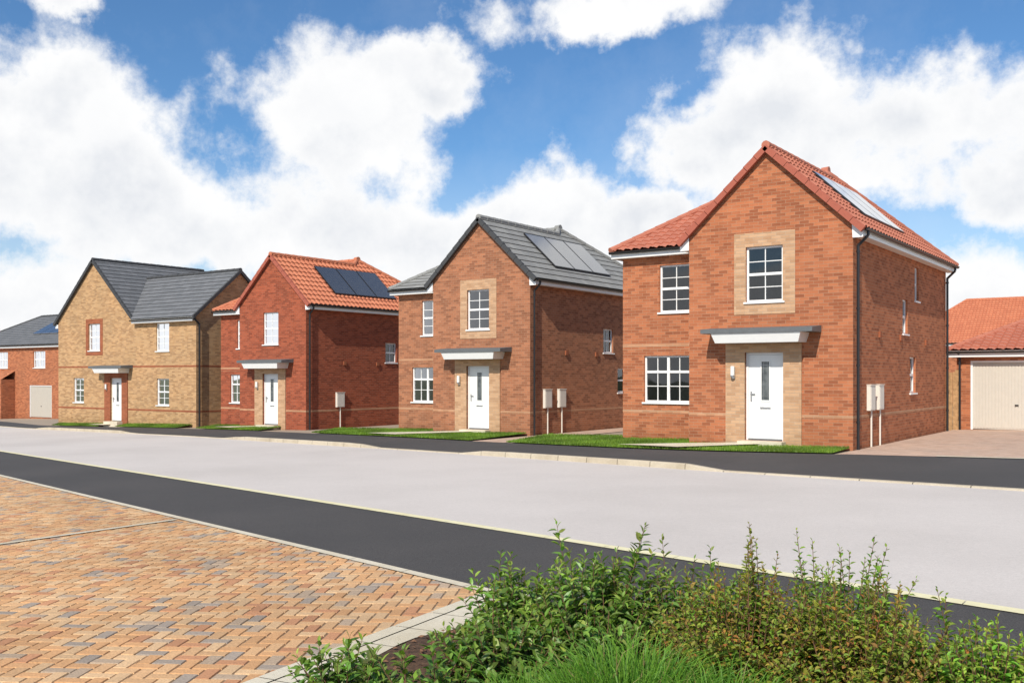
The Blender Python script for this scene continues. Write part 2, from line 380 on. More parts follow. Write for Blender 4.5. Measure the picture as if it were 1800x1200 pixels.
def gable_house(loc,br,tile,style,verge,sidewins,meters,trim=M_buff,panels=True,surround=True):
    H=empty('brick_house',loc); ZB=-.35; ZE=5.0
    D=9.66;W=6.45;GW=4.06;RC=.9
    RE=((0,RC),(-1,0),(0,-1))
    w=MB()
    fh=[(1.64,2.56,3.47,4.80),(1.62,2.58,.13,2.25)]
    w.wall(FR,0,GW,ZB,ZE,fh)
    w.face([(0,0,ZE),(-GW,0,ZE),(-GW,0,5.24),(-GW/2,0,7.14),(0,0,5.24)])
    rh=[(4.42,5.34,3.37,4.62),(4.42,5.80,.98,2.22)]
    w.wall(RE,GW,W,ZB,ZE,rh)
    w.wall(SD,0,D,ZB,ZE+.12,[x[:4] for x in sidewins])
    w.wall(((-GW,0),(0,1),(-1,0)),0,RC,ZB,ZE)
    w.wall(((-W,0),(0,1),(-1,0)),RC,D,ZB,ZE)
    w.wall(((0,D),(-1,0),(0,1)),0,W,ZB,ZE)
    w.build('walls',H,[br])
    t=MB()
    for (a,b) in ((0,1.18),(3.07,GW)):
        t.box(FR,a-(.004 if a==0 else 0),b,-.01,.005,.70,.775,1)
    t.box(RE,GW,W,-.01,.005,.70,.775,1); 
    t.box(RE,GW,W,-.01,.005,2.46,2.535,1)
    t.box(RE,GW,W,-.01,.005,2.38,2.39,1)
    t.box(SD,0,D,-.01,.004,.70,.775,1)
    a,b,c,d=1.64,2.56,3.47,4.80; k=.012
    if surround:
        t.box(FR,a-.30,a,-.01,k,c-.30,d+.34); t.box(FR,b,b+.30,-.01,k,c-.30,d+.34)
        t.box(FR,a,b,-.01,k,c-.30,c-.05); t.box(FR,a,b,-.01,k,d,d+.34)
    t.box(FR,1.18,1.62,-.01,.04,ZB,2.46); t.box(FR,2.58,3.07,-.01,.04,ZB,2.46); t.box(FR,1.62,2.58,-.01,.04,2.25,2.46)
    t.box(FR,1.62,2.58,-.01,.04,ZB,.03)
    t.build('brick_trim',H,[trim,M_band])
    st=MB(); st.box(FR,1.55,2.65,-.06,.34,-.2,.125); st.build('door_step',H,[M_slab])
    f=MB();g=MB()
    window(f,g,FR,1.64,2.56,3.47,4.80,2,4,2)
    window(f,g,RE,4.42,5.34,3.37,4.62,2,4,2)
    window(f,g,RE,4.42,5.80,.98,2.22,4,3,2,2)
    for x in sidewins: window(f,g,SD,*x[:4],x[4],x[5],x[5]//2 if x[5]>1 else None,deep=.9)
    f.build('window_frames',H,[M_white]); g.build('window_glass',H,[M_glass,M_room,M_board])
    d_=MB(); door(d_,FR,1.62,2.58,.13,2.25); d_.build('front_door',H,[M_white,M_dglass,M_metal,M_lead])
    c_=MB()
    def P(a,n_,z): return (-a,-n_,z)
    c_.hexa([P(1.08,0,2.47),P(3.12,0,2.47),P(3.12,.56,2.47),P(1.08,.56,2.47),P(1.0,0,2.70),P(3.2,0,2.70),P(3.2,.63,2.70),P(1.0,.63,2.70)],1)
    c_.hexa([P(.72,0,2.702),P(3.46,0,2.702),P(3.46,.66,2.702),P(.72,.66,2.702),P(.72,0,2.86),P(3.46,0,2.86),P(3.46,.66,2.80),P(.72,.66,2.80)],0)
    c_.build('door_canopy',H,[M_lead,M_white])
    l=MB(); lantern(l,FR,2.86,1.72); l.build('porch_lamp',H,[M_white,M_metal])
    e=.94
    def zr(tt): return 5.06+e*(tt+.25)
    A=[(.25,-.08),(-2.03,-.08),(-2.03,4.797),(.25,4.797)]
    def R(p): return (p[0],p[1],zr(-p[0]))
    tiles('roof_tiles',H,[R(p) for p in A],tile,style)
    Bp=[(.25,4.797),(-2.03,4.797),(-2.303,5.28),(.25,9.91)]
    tiles('roof_tiles',H,[R(p) for p in Bp],tile,style)
    def Lg(p): return (p[0],p[1],5.06+e*(4.31+p[0]))
    tiles('roof_tiles',H,[Lg(p) for p in [(-4.31,-.08),(-4.31,.65),(-2.03,4.797),(-2.03,-.08)]],tile,style)
    def Fp(p): return (p[0],p[1],5.06+.518*(p[1]-.65))
    tiles('roof_tiles',H,[Fp(p) for p in [(-6.70,.65),(-4.31,.65),(-2.03,4.797),(-2.303,5.28),(-4.147,5.28)]],tile,style)
    def Lh(p): return (p[0],p[1],5.06+e*(6.70+p[0]))
    tiles('roof_tiles',H,[Lh(p) for p in [(-6.70,.65),(-6.70,9.91),(-4.147,5.28)]],tile,style)
    def Rr(p): return (p[0],p[1],5.06+.518*(9.91-p[1]))
    tiles('roof_tiles',H,[Rr(p) for p in [(.25,9.91),(-6.70,9.91),(-4.147,5.28),(-2.303,5.28)]],tile,style)
    r=MB(); up=.0
    ridge(r,(-2.03,-.1,7.203+up),(-2.03,4.797,7.203+up))
    ridge(r,(-2.303,5.28,7.46+up),(-4.147,5.28,7.46+up))
    for a,b in (((.25,9.91,5.08),(-2.303,5.28,7.48)),((-6.70,.65,5.08),(-4.147,5.28,7.48)),((-6.70,9.91,5.08),(-4.147,5.28,7.48)),((-2.03,4.797,7.22),(-2.303,5.28,7.48))):
        ridge(r,a,b,.09)
    ridge(r,(-2.303+.1,5.28,7.50),(-2.303-.1,5.28,7.50),.13)
    r.build('ridge_caps',H,[tile])
    r=MB()
    rake(r,(-2.03,-.09,7.17),(.27,-.09,zr(-.27)-.02)); rake(r,(-2.03,-.09,7.17),(-4.33,-.09,5.02))
    r.build('verge_caps',H,[verge])
    q=MB(); q.box(((0,0),(0,1),(1,0)),-.02,D+.23,.205,.235,4.86,5.045); q.box(SD,-.02,D+.23,.0,.205,4.86,4.88)
    q.face([(0,-.035,4.83),(.235,-.035,4.83),(.245,-.035,5.04),(-.02,-.035,5.27)])
    q.box(FR,-.235,0,.0,.034,4.84,5.03)
    q.face([(-GW,-.035,4.83),(-GW-.235,-.035,4.83),(-GW-.245,-.035,5.04),(-GW+.02,-.035,5.27)])
    q.box(FR,GW,GW+.235,-.7,.034,4.84,5.03)
    q.box(((0,.9),(-1,0),(0,-1)),GW+.24,W+.235,.205,.235,4.86,5.045); q.box(RE,GW+.24,W+.235,.0,.205,4.86,4.88)
    q.box(((-W,0),(0,1),(-1,0)),RC-.23,D+.23,.205,.235,4.86,5.045)
    q.build('fascia_and_soffit',H,[M_white])
    gt=MB(); gutter_y(gt,.30,-.02,D+.2,5.03); gutter_x(gt,.9-.30,-W-.25,-GW-.25,5.03)
    x=.075
    def pipe(s):
        gt.tube((.30,s,4.98),(.30,s,4.88),.035); gt.tube((.30,s,4.88),(x,s,4.66),.035); gt.tube((x,s,4.68),(x,s,-.1),.035)
        for z in (4.5,3.2,1.9,.6): gt.tube((x,s,z),(x,s,z+.05),.045)
    pipe(.14); pipe(D-.15)
    gt.build('gutter_and_downpipes',H,[M_black])
    if meters:
        mb=MB()
        for s0,s1 in meters: meterbox(mb,s0,s1)
        mb.build('meter_boxes',H,[M_meter])
    v=MB()
    for s,z in ((2.1,2.62),(6.9,2.55),(4.1,2.6)): v.box(SD,s,s+.16,.002,.05,z,z+.16)
    v.build('wall_vents',H,[M_redtrim])
    if panels:
        p=MB(); n=Vector((e,0,1)).normalized(); al=Vector((-1,0,e)).normalized(); ay=Vector((0,1,0))
        t0=.30
        for i in range(3):
            s0=1.9+i*1.27
            o=Vector((-t0,s0,zr(t0)))+n*.045
            a=al*1.80; bb=ay*1.24
            p.hexa([o,o+bb,o+bb+a,o+a,o+n*.04,o+bb+n*.04,o+bb+a+n*.04,o+a+n*.04],1)
            i1=al*.03+ay*.03; a2=al*1.74; b2=ay*1.18
            o2=o+i1+n*.0405
            p.hexa([o2,o2+b2,o2+b2+a2,o2+a2]+[x_+n*.003 for x_ in (o2,o2+b2,o2+b2+a2,o2+a2)],0)
        p.build('solar_panels',H,[M_solar,M_black])
    return H

def gz(x): return .021*(max(-90.,min(15.,x))+6.66)
sw1=[(4.45,4.98,2.80,3.72,1,2),(5.2,5.85,1.22,2.2,1,2),(5.75,6.2,3.75,4.68,1,2)]
sw2=[(4.7,5.42,2.75,3.62,2,2),(5.75,6.42,1.3,2.2,1,2)]
gable_house((-6.66,22.86,gz(-6.66)),M_brA,M_tileR,'pan',M_vergeR,sw1,[(1.10,1.52),(1.86,2.28)])
gable_house((-17.9,26.29,gz(-17.9)),M_brC,M_tileG,'flat',M_vergeD,sw2,[(.75,1.17),(1.62,2.04)])
gable_house((-29.78,27.68,gz(-29.78)),M_brB,M_tileO,'pan',M_vergeR,sw2,[(1.65,2.10)],surround=False)

# ---------------------------------------------------------------- buff corner house
def buff_house(loc):
    H=empty('brick_house',loc); ZB=-.4; ZE=5.0
    T0,T1=4.9,11.4; TM=(T0+T1)/2; WD=4.9; MD=6.5
    w=MB(); holes=[(7.62,8.62,3.6,4.95),(5.74,6.70,.1,2.22),(2.0,3.0,3.5,4.82),(2.0,2.95,.95,2.2),(9.05,9.97,.98,2.22)]
    w.wall(FR,0,T1,ZB,ZE,holes)
    w.face([(-T0,0,ZE),(-T1,0,ZE),(-T1,0,5.2),(-TM,0,8.1),(-T0,0,5.2)])
    w.face([(0,0,ZE),(-T0,0,ZE),(-T0,0,5.15),(0,0,5.15)])
    w.wall(SD,0,WD,ZB,ZE); w.face([(0,0,ZE),(0,WD,ZE),(0,WD,5.2),(0,WD/2,7.28),(0,0,5.2)])
    w.wall(((-T1,0),(0,1),(-1,0)),0,MD,ZB,ZE+.2); w.wall(((-T0,0),(0,1),(1,0)),WD,MD,ZB,ZE+.2)
    w.wall(((0,WD),(-1,0),(0,1)),0,T0,ZB,ZE+.2); w.wall(((0,MD),(-1,0),(0,1)),T0,T1,ZB,ZE)
    w.face([(-T0,MD,ZE),(-T1,MD,ZE),(-T1,MD,5.2),(-TM,MD,8.1),(-T0,MD,5.2)])
    w.build('walls',H,[M_brD])
    t=MB()
    for a,b in ((0,5.25),(7.19,T1)):
        t.box(FR,a,b,-.01,.005,.66,.74); t.box(FR,a,b,-.01,.005,2.74,2.82)
    t.box(SD,0,WD,-.01,.005,.66,.74); t.box(SD,0,WD,-.01,.005,2.74,2.82)
    a,b,c,d=7.62,8.62,3.6,4.95;k=.012
    t.box(FR,a-.24,a,-.01,k,c-.24,d+.24); t.box(FR,b,b+.24,-.01,k,c-.24,d+.24); t.box(FR,a,b,-.01,k,c-.24,c-.05); t.box(FR,a,b,-.01,k,d,d+.24)
    t.box(FR,5.25,5.74,-.01,.04,ZB,2.46); t.box(FR,6.70,7.19,-.01,.04,ZB,2.46); t.box(FR,5.74,6.70,-.01,.04,2.22,2.46)
    t.build('brick_trim',H,[M_redtrim])
    f=MB();g=MB()
    window(f,g,FR,*holes[0],2,4,2); window(f,g,FR,*holes[2],2,4,2); window(f,g,FR,*holes[3],2,4,2); window(f,g,FR,*holes[4],2,4,2)
    f.build('window_frames',H,[M_white]); g.build('window_glass',H,[M_glass,M_room,M_board])
    d_=MB(); door(d_,FR,5.74,6.70,.1,2.22); d_.build('front_door',H,[M_white,M_dglass,M_metal,M_lead])
    st=MB(); st.box(FR,5.65,6.8,-.06,.34,-.3,.095); st.build('door_step',H,[M_slab])
    c_=MB()
    def P(a,n_,z): return (-a,-n_,z)
    c_.hexa([P(5.2,0,2.47),P(7.24,0,2.47),P(7.24,.56,2.47),P(5.2,.56,2.47),P(5.12,0,2.70),P(7.32,0,2.70),P(7.32,.63,2.70),P(5.12,.63,2.70)],1)
    c_.hexa([P(4.85,0,2.702),P(7.6,0,2.702),P(7.6,.66,2.702),P(4.85,.66,2.702),P(4.85,0,2.86),P(7.6,0,2.86),P(7.6,.66,2.80),P(4.85,.66,2.80)],0)
    c_.build('door_canopy',H,[M_lead,M_white])
    l=MB(); lantern(l,FR,6.95,1.72); l.build('porch_lamp',H,[M_white,M_metal])
    def MR(p): return (p[0],p[1],5.025+.9*(-p[0]-4.65))
    tiles('roof_tiles',H,[MR(p) for p in [(-4.65,-.08),(-8.15,-.08),(-8.15,6.58),(-4.65,6.58)]],M_tileD,'flat')
    def ML(p): return (p[0],p[1],5.025+.9*(11.65+p[0]))
    tiles('roof_tiles',H,[ML(p) for p in [(-11.65,-.08),(-8.15,-.08),(-8.15,6.58),(-11.65,6.58)]],M_tileD,'flat')
    def WF(p): return (p[0],p[1],5.035+.86*(p[1]+.25))
    tiles('roof_tiles',H,[WF(p) for p in [(.08,-.25),(-4.65,-.25),(-7.24,2.45),(.08,2.45)]],M_tileD,'flat')
    def WB(p): return (p[0],p[1],5.035+.86*(5.15-p[1]))
    tiles('roof_tiles',H,[WB(p) for p in [(.08,5.15),(-4.65,5.15),(-7.24,2.45),(.08,2.45)]],M_tileD,'flat')
    r=MB(); ridge(r,(-8.15,-.1,8.17),(-8.15,6.6,8.17)); ridge(r,(.1,2.45,7.36),(-7.2,2.45,7.36))
    rake(r,(-8.15,-.09,8.16),(-4.63,-.09,5.01)); rake(r,(-8.15,-.09,8.16),(-11.67,-.09,5.01))
    for sgn in (-1,1):
        a=Vector((.09,2.45,7.34)); b=Vector((.09,2.45+sgn*2.7,5.03)); n=9; dd=(b-a)/n
        for i in range(n):
            p=a+dd*i;q=a+dd*(i+1.03); xx=Vector((.055,0,0)); dn=Vector((0,0,-.12)); u1=Vector((0,0,.06)); u2=Vector((0,0,.045))
            r.hexa([p+dn-xx,q+dn-xx,q+dn+xx,p+dn+xx,p+u2-xx,q+u1-xx,q+u1+xx,p+u2+xx],0)
    r.build('ridge_and_verge_caps',H,[M_vergeD])
    q=MB(); q.box(FR,-.03,4.64,.205,.235,4.84,5.02); q.box(FR,-.03,4.64,.0,.205,4.84,4.86); q.box(FR,T1,T1+.235,0,.034,4.8,5.0)
    q.build('fascia_and_soffit',H,[M_white])
    gt=MB(); gutter_x(gt,-.30,-4.66,.05,5.0); gt.tube((.08,-.2,4.95),(.08,.12,4.7),.04); gt.tube((.08,.12,4.72),(.08,.12,-.2),.04)
    gt.build('gutter_and_downpipes',H,[M_black])
buff_house((-37.75,28.4,gz(-37.75)))

def hip_house(loc,W,D,rise,ZE,br,tile,style,verge,name='brick_house',extra=None,ov=.25,zb=-.8,holes=()):
    H=empty(name,loc)
    w=MB(); w.wall(FR,0,W,zb,ZE,[h[:4] for h in holes]); w.wall(SD,0,D,zb,ZE)
    w.wall(((-W,0),(0,1),(-1,0)),0,D,zb,ZE); w.wall(((0,D),(-1,0),(0,1)),0,W,zb,ZE); w.build('walls',H,[br])
    z0=ZE+.06; x0=ov;x1=-W-ov;y0=-ov;y1=D+ov; hd=(D+2*ov)/2; zt=z0+rise
    inn=min(hd*1.0,(W+2*ov)/2-.05); yc=D/2
    a,b,c,d=(x0,y0,z0),(x1,y0,z0),(x1,y1,z0),(x0,y1,z0); r1=(x0-inn,yc,zt); r2=(x1+inn,yc,zt)
    tiles('roof_tiles',H,[a,b,r2,r1],tile,style); tiles('roof_tiles',H,[c,d,r1,r2],tile,style)
    tiles('roof_tiles',H,[d,a,r1],tile,style); tiles('roof_tiles',H,[b,c,r2],tile,style)
    r=MB(); ridge(r,r1,r2,.1)
    for p,q in ((a,r1),(d,r1),(b,r2),(c,r2)): ridge(r,p,q,.09)
    r.build('ridge_caps',H,[verge])
    q=MB(); q.box(FR,-ov+.02,W+ov-.02,ov-.05,ov-.02,ZE-.15,ZE+.04); q.box(FR,-ov+.02,W+ov-.02,0,ov-.05,ZE-.15,ZE-.13)
    q.box(SD,-ov+.03,D+ov,ov-.05,ov-.02,ZE-.15,ZE+.04)
    q.box(((-W,0),(0,1),(-1,0)),-ov+.03,D+ov,ov-.05,ov-.02,ZE-.15,ZE+.04)
    q.build('fascia',H,[M_white])
    g=MB(); gutter_x(g,-ov-.04,x1,x0,ZE+.03); gutter_y(g,ov+.04,-ov,D+ov,ZE+.03); gutter_y(g,-W-ov-.04,-ov,D+ov,ZE+.03)
    g.tube((-W+.10,-.07,ZE-.15),(-W+.10,-.07,zb),.035); g.tube((-W+.10,-ov-.04,ZE),(-W+.10,-.07,ZE-.17),.035)
    g.build('gutter_and_downpipes',H,[M_black])
    return H
def garage_door(H,fr,u0,u1,z0,z1):
    d=MB(); d.box(fr,u0,u0+.06,-.09,-.02,z0,z1,0); d.box(fr,u1-.06,u1,-.09,-.02,z0,z1,0); d.box(fr,u0+.06,u1-.06,-.09,-.02,z1-.06,z1,0)
    a=u0+.06;b=u1-.06; n=int((b-a)/.09); w=(b-a)/n
    d.box(fr,a,b,-.10,-.075,z0+.02,z1-.06,1)
    for i in range(n): d.box(fr,a+i*w+.012,a+(i+1)*w-.012,-.075,-.060,z0+.06,z1-.1,1)
    d.box(fr,(a+b)/2-.05,(a+b)/2+.05,-.06,-.03,z0+.75,z0+.79,2)
    d.build('garage_door',H,[M_white,M_gdoor,M_black])
H5=hip_house((-62.7,36.5,gz(-62.7)),13,7.5,2.3,4.95,M_brA,M_tileD,'flat',M_vergeD,holes=[(1.3,4.1,0,2.2),(2.1,3.6,3.4,4.55),(7,8.5,3.4,4.55),(7,8.5,1,2.2)])
garage_door(H5,FR,1.3,4.1,0,2.2)
f=MB();g=MB()
for h in ((2.1,3.6,3.4,4.55),(7,8.5,3.4,4.55)): window(f,g,FR,*h,4,2,1,2)
f.build('window_frames',H5,[M_white]); g.build('window_glass',H5,[M_glass,M_room,M_board])
p=MB(); k=2.3/4.0
for i in range(3):
    t0=1.5+i*1.1-.6; s0=1.0
    def PP(t,s,o=0.07): return (-t,s,5.01+k*(s+.25)+o)
    lo=[PP(t0+1.4,s0),PP(t0+2.45,s0),PP(t0+2.45,s0+1.45),PP(t0+1.4,s0+1.45)]
    p.hexa(lo+[(x,y,z+.04) for x,y,z in lo],0)
p.build('solar_panels',H5,[M_solar])
pr=MB(); pr.wall(((-6.0,-1.0),(-1,0),(0,-1)),0,5,-.8,2.6); pr.wall(((-6.0,-1.0),(0,1),(1,0)),0,1.0,-.8,2.6); pr.face([(-6,-1,2.6),(-11,-1,2.6),(-11,0,3.2),(-6,0,3.2)]); pr.build('front_bay',H5,[M_brA])

G=hip_house((-3.1,33.4,gz(-5)),3.42,5.6,1.05,2.38,M_brA,M_tileR,'pan',M_tileR,name='garage',holes=[(.44,3.02,-.02,2.12)],zb=-.4,ov=.28)
garage_door(G,FR,.44,3.02,-.02,2.12)
hip_house((6,84,-.8),27,9,3.7,5.0,M_brA,M_tileO,'pan',M_tileO)
fe=empty('timber_fence',(-9.0,33.25,gz(-8)))
f=MB()
for i in range(17):
    f.box(((0,0),(1,0),(0,-1)),i*.15,i*.15+.14,0,.02,-.1,1.82+(.0 if i%2 else .01))
for z in (.35,1.45): f.box(((0,0),(1,0),(0,-1)),0,2.55,-.05,-.002,z,z+.09)
f.build('boards',fe,[M_wood])
f=MB()
for x in (0,2.45): f.box(((x,0),(1,0),(0,-1)),0,.1,-.15,-.052,-.2,1.9)
f.build('posts',fe,[M_wood])

# ---------------------------------------------------------------- ground sheets
def interp(pts,x):
    if x<=pts[0][0]: 
        a,b=pts[0],pts[1]
    elif x>=pts[-1][0]: a,b=pts[-2],pts[-1]
    else:
        for a,b in zip(pts,pts[1:]):
            if a[0]<=x<=b[0]: break
    return a[1]+(b[1]-a[1])*(x-a[0])/(b[0]-a[0])
KB=[(-150,56),(-80,36.0),(-60,29.6),(-50,26.9),(-31.8,23.7),(-18.4,20.5),(-11.8,18.8),(-7.2,17.5),(-5,17.0),(-2.3,16.4),(10,13.3),(40,5.4)]
ED=[(-150,62),(-90,40),(-60,31.4),(-50,28.0),(-37,27.35),(-30,26.2),(-24,24.8),(-20,23.8),(-17,22.9),(-13,21.9),(-9.5,21.35),(-6.7,21.55),(-2,21.4),(10,19.6),(40,14)]
def smooth(pts,x,w=1.2): return sum(interp(pts,x+d) for d in (-w,-w/2,0,w/2,w))/5
kb=lambda x: smooth(KB,x); ed=lambda x: smooth(ED,x)
nc=lambda x: 7.56-.265*x
nd_=lambda x: 5.20-.265*x
def sst(a,b,x):
    t=max(0,min(1,(x-a)/(b-a))); return t*t*(3-2*t)
def kh(x):
    h=.025
    for a,b in ((-14.6,-8.6),(-28.0,-20.5),(-47,-38),(4,30)): h=max(h,.025+.09*min(sst(a-.9,a,x),1-sst(b,b+.9,x)))
    return h
XS=[-150,-120,-100,-90,-80,-70,-65]+[-60+i*.5 for i in range(0,161)]+[25,30,40]
XS=sorted(set(XS+[15]))
def strip(name,fa,fb,oa,ob,mat,xs=XS,nsub=1):
    m=MB()
    fz=lambda o,x:(o(x) if callable(o) else o)+gz(x)
    for x0,x1 in zip(xs,xs[1:]):
        for k in range(nsub):
            a0,a1=k/nsub,(k+1)/nsub
            def P(x,a): 
                return (x,fa(x)*(1-a)+fb(x)*a,fz(oa,x)*(1-a)+fz(ob,x)*a)
            m.face([P(x0,a0),P(x1,a0),P(x1,a1),P(x0,a1)])
    return m.build(name,None,[mat])
RO=-.12
strip('road',nc,kb,RO+.004,RO,M_road)
strip('footpath',lambda x:kb(x)+.135,ed,lambda x:RO+kh(x)-.003,-.012,M_asph2,nsub=2)
strip('pavement',nd_,nc,RO+.006,RO+.006,M_asph)
k=MB(); x=-70.0
while x<22:
    L=.905; x1=x+L; g=.008
    def C(xx,off,z): return (xx,kb(xx)+off,gz(xx)+RO+z)
    a,b=x+g,x1-g
    h0,h1=kh(a),kh(b)
    k.face([C(a,-.012,-.02),C(b,-.012,-.02),C(b,.0,h1-.015),C(a,.0,h0-.015)])
    k.face([C(a,0,h0-.015),C(b,0,h1-.015),C(b,.015,h1),C(a,.015,h0)])
    k.face([C(a,.015,h0),C(b,.015,h1),C(b,.13,h1+.002),C(a,.13,h0+.002)])
    k.face([C(a,-.012,-.02),C(a,0,h0-.015),C(a,.015,h0),C(a,.13,h0+.002),C(a,.13,-.02)])
    k.face([C(b,-.012,-.02),C(b,0,h1-.015),C(b,.015,h1),C(b,.13,h1+.002),C(b,.13,-.02)])
    x=x1
k.build('kerb',None,[M_kerb])
def flush(name,fn,w,z,mat,x0,x1,L=.9,dy=None):
    m=MB(); x=x0
    while x<x1:
        a,b=x+.004,min(x+L,x1)-.004
        m.face([(a,fn(a)-w/2,gz(a)+z),(b,fn(b)-w/2,gz(b)+z),(b,fn(b)+w/2,gz(b)+z),(a,fn(a)+w/2,gz(a)+z)])
        x+=L
    return m.build(name,None,[mat])
flush('flush_kerb',nc,.15,RO+.014,M_line,-60,20)
flush('edging_kerb',nd_,.11,RO+.018,M_slab,-60,-4.75)
def sheet(name,x0s,y0,y1,off,mat):
    m=MB()
    for a,b in zip(x0s,x0s[1:]): m.face([(a,y0,gz(a)+off),(b,y0,gz(b)+off),(b,y1,gz(b)+off),(a,y1,gz(a)+off)])
    return m.build(name,None,[mat])
sheet('ground',[-900,-90,15,900],-500,1200,-.30,M_field)
strip('plot_ground',ed,lambda x:62+0*x,-.025,-.025,M_plot,xs=[q for q in XS if -90<=q<=25])
strip('driveway',lambda x:ed(x)+.02,lambda x:33.6,-.008,-.008,M_drive,xs=[-6.6+i*.5 for i in range(0,20)])
strip('driveway',lambda x:ed(x)+.02,lambda x:36,-.008,-.008,M_drive,xs=[-17.85,-17.4,-17,-16.4])
strip('driveway_edging',lambda x:ed(x)+.0,lambda x:ed(x)+.2,.0,.0,M_slab,xs=[-4.6+i*.5 for i in range(0,14)])

def lawn(x0,x1,top,rise=.10):
    n=max(2,int((x1-x0)/.4)); xs=[x0+(x1-x0)*i/n for i in range(n+1)]
    strip('lawn',lambda x:ed(x)+.03,lambda x:top,.012,.012+rise,M_lawn,xs=xs)
    area=sum(max(0,top-ed(x))*(x1-x0)/n for x in xs)
    bl=MB();cols=[]
    for i in range(int(min(12000,area*1300))):
        x=random.uniform(x0,x1); e0=ed(x)+.0+random.uniform(-.05,.04)
        if e0>=top: continue
        y=random.uniform(e0,top); z=gz(x)+.012+rise*(y-e0)/(top-e0); h=random.uniform(.03,.075); a=random.uniform(0,6.28); w=.009
        dx,dy=math.cos(a)*w,math.sin(a)*w; lx,ly=random.uniform(-.03,.03),random.uniform(-.03,.03)
        bl.face([(x-dx,y-dy,z),(x+dx,y+dy,z),(x+lx,y+ly,z+h)])
        t=random.random(); q=.85+.3*math.sin(x*2.3+1)*math.sin(y*3.1); cols.append(((.12+.14*t)*q,(.24+.14*t)*q,(.03+.02*t)*q))
    bl.build('lawn_grass',None,[M_blade],uvs=False,cols=cols)
lawn(-8.15,-6.72,22.83,.03); lawn(-10.7,-8.15,22.83,.06); lawn(-13.1,-10.7,23.73); lawn(-16.3,-13.1,24.9)
lawn(-21.9,-18.0,26.26,.06); lawn(-24.3,-21.9,27.1); lawn(-27.2,-24.3,27.0)
lawn(-33.8,-31.2,27.66); lawn(-36.2,-33.8,28.4); lawn(-43,-38,28.38); lawn(-49,-44.6,28.38)
def quadsheet(name,pts,offs,mat):
    m=MB(); m.face([(x,y,gz(x)+o) for (x,y),o in zip(pts,offs)]); return m.build(name,None,[mat])
PO=(.13,.13,.085,.075)
quadsheet('garden_path',[(-8.2,22.84),(-9.35,22.84),(-12.2,21.85),(-10.4,21.5)],PO,M_slab)
quadsheet('garden_path',[(-19.5,26.26),(-20.6,26.26),(-23.7,24.85),(-22.1,24.5)],PO,M_slab)
quadsheet('garden_path',[(-31.4,27.66),(-32.4,27.66),(-34.9,27.15),(-33.6,26.95)],(.15,.15,.10,.09),M_slab)
quadsheet('garden_path',[(-43.5,28.38),(-44.5,28.38),(-45.5,27.85),(-44.2,27.8)],PO,M_slab)

# ---------------------------------------------------------------- herringbone block paving
EX,EY=-4.82,6.49; DX,DY=.33,-2.81
def paving():
    bm=bmesh.new(); cl=bm.loops.layers.float_color.new('Col')
    ang=math.radians(45)+math.atan(-.265); ca,sa=math.cos(ang),math.sin(ang); U=.1
    ox,oy=-12,5; pal=[((.58,.325,.155),32),((.61,.405,.225),24),((.59,.36,.185),24),((.34,.28,.225),7),((.44,.33,.23),8),((.50,.25,.13),10)]
    bag=[c for c,w in pal for _ in range(w)]
    R=150
    for i in range(-R,R):
        for j in range(-R,R):
            q=(i-j)%4
            if q==0: a0,a1,b0,b1=i,i+2,j,j+1
            elif q==3: a0,a1,b0,b1=i,i+1,j,j+2
            else: continue
            cx=(a0+a1)/2*U;cy=(b0+b1)/2*U
            wx=ox+cx*ca-cy*sa; wy=oy+cx*sa+cy*ca
            if wx<-27 or wx>-3.9 or wy<-.5 or wy>nd_(wx)+.2: continue
            g=.004;ch=.006; z=gz(wx)+RO+.012+random.uniform(-.0018,.0018)
            tl=random.uniform(-.0015,.0015)
            def W(a,b,zz): return bm.verts.new((ox+a*ca-b*sa,oy+a*sa+b*ca,zz))
            A0,A1,B0,B1=a0*U+g,a1*U-g,b0*U+g,b1*U-g
            lo=[W(A0,B0,z-.012),W(A1,B0,z-.012),W(A1,B1,z-.012),W(A0,B1,z-.012)]
            hi=[W(A0+ch,B0+ch,z+tl),W(A1-ch,B0+ch,z),W(A1-ch,B1-ch,z-tl),W(A0+ch,B1-ch,z)]
            c=random.choice(bag); v=random.uniform(.9,1.12)*(1+.10*math.sin(wx*1.3+.5*wy)*math.sin(wy*1.7-.4*wx)); c=(c[0]*v,c[1]*v,c[2]*v,1)
            fs=[bm.faces.new(hi)]+[bm.faces.new((lo[k],lo[(k+1)%4],hi[(k+1)%4],hi[k])) for k in range(4)]
            for f in fs:
                for l in f.loops: l[cl]=c
    def cut(co,no):
        bmesh.ops.bisect_plane(bm,geom=bm.verts[:]+bm.edges[:]+bm.faces[:],dist=1e-5,plane_co=co,plane_no=no,clear_outer=True)
    cut((0,nd_(0)-.055,0),Vector((.265,1,0)).normalized())
    nn=Vector((-DY,DX,0)).normalized()
    if nn.x<0: nn=-nn
    cut((EX,EY,0),nn)
    me=bpy.data.meshes.new('block_paving'); bm.to_mesh(me); bm.free(); me.materials.append(M_paver)
    ob=bpy.data.objects.new('block_paving',me); S.collection.objects.link(ob)
paving()
M_joint=granular('paving_joint_sand',(.18,.14,.10),(.28,.22,.16),60,1,.95,.3)
m=MB(); m.face([(-27,-.5,gz(-27)+RO+.003),(-4.1,-.5,gz(-4.1)+RO+.003),(-4.85,6.48,gz(-4.85)+RO+.003),(-27,12.3,gz(-27)+RO+.003)]); m.build('paving_bed',None,[M_joint])
m=MB(); y=.0
while y<8.0:
    a,b=y+.003,y+.197; z=gz(-11)+RO+.020
    m.face([(-11.12,a,z),(-11.02,a,z+.002),(-11.02,b,z+.002),(-11.12,b,z)]); y+=.2
m.build('paving_divider',None,[M_slab])
m=MB(); un=Vector((DX,DY,0)).normalized(); pn=Vector((-un.y,un.x,0))
if pn.x<0: pn=-pn
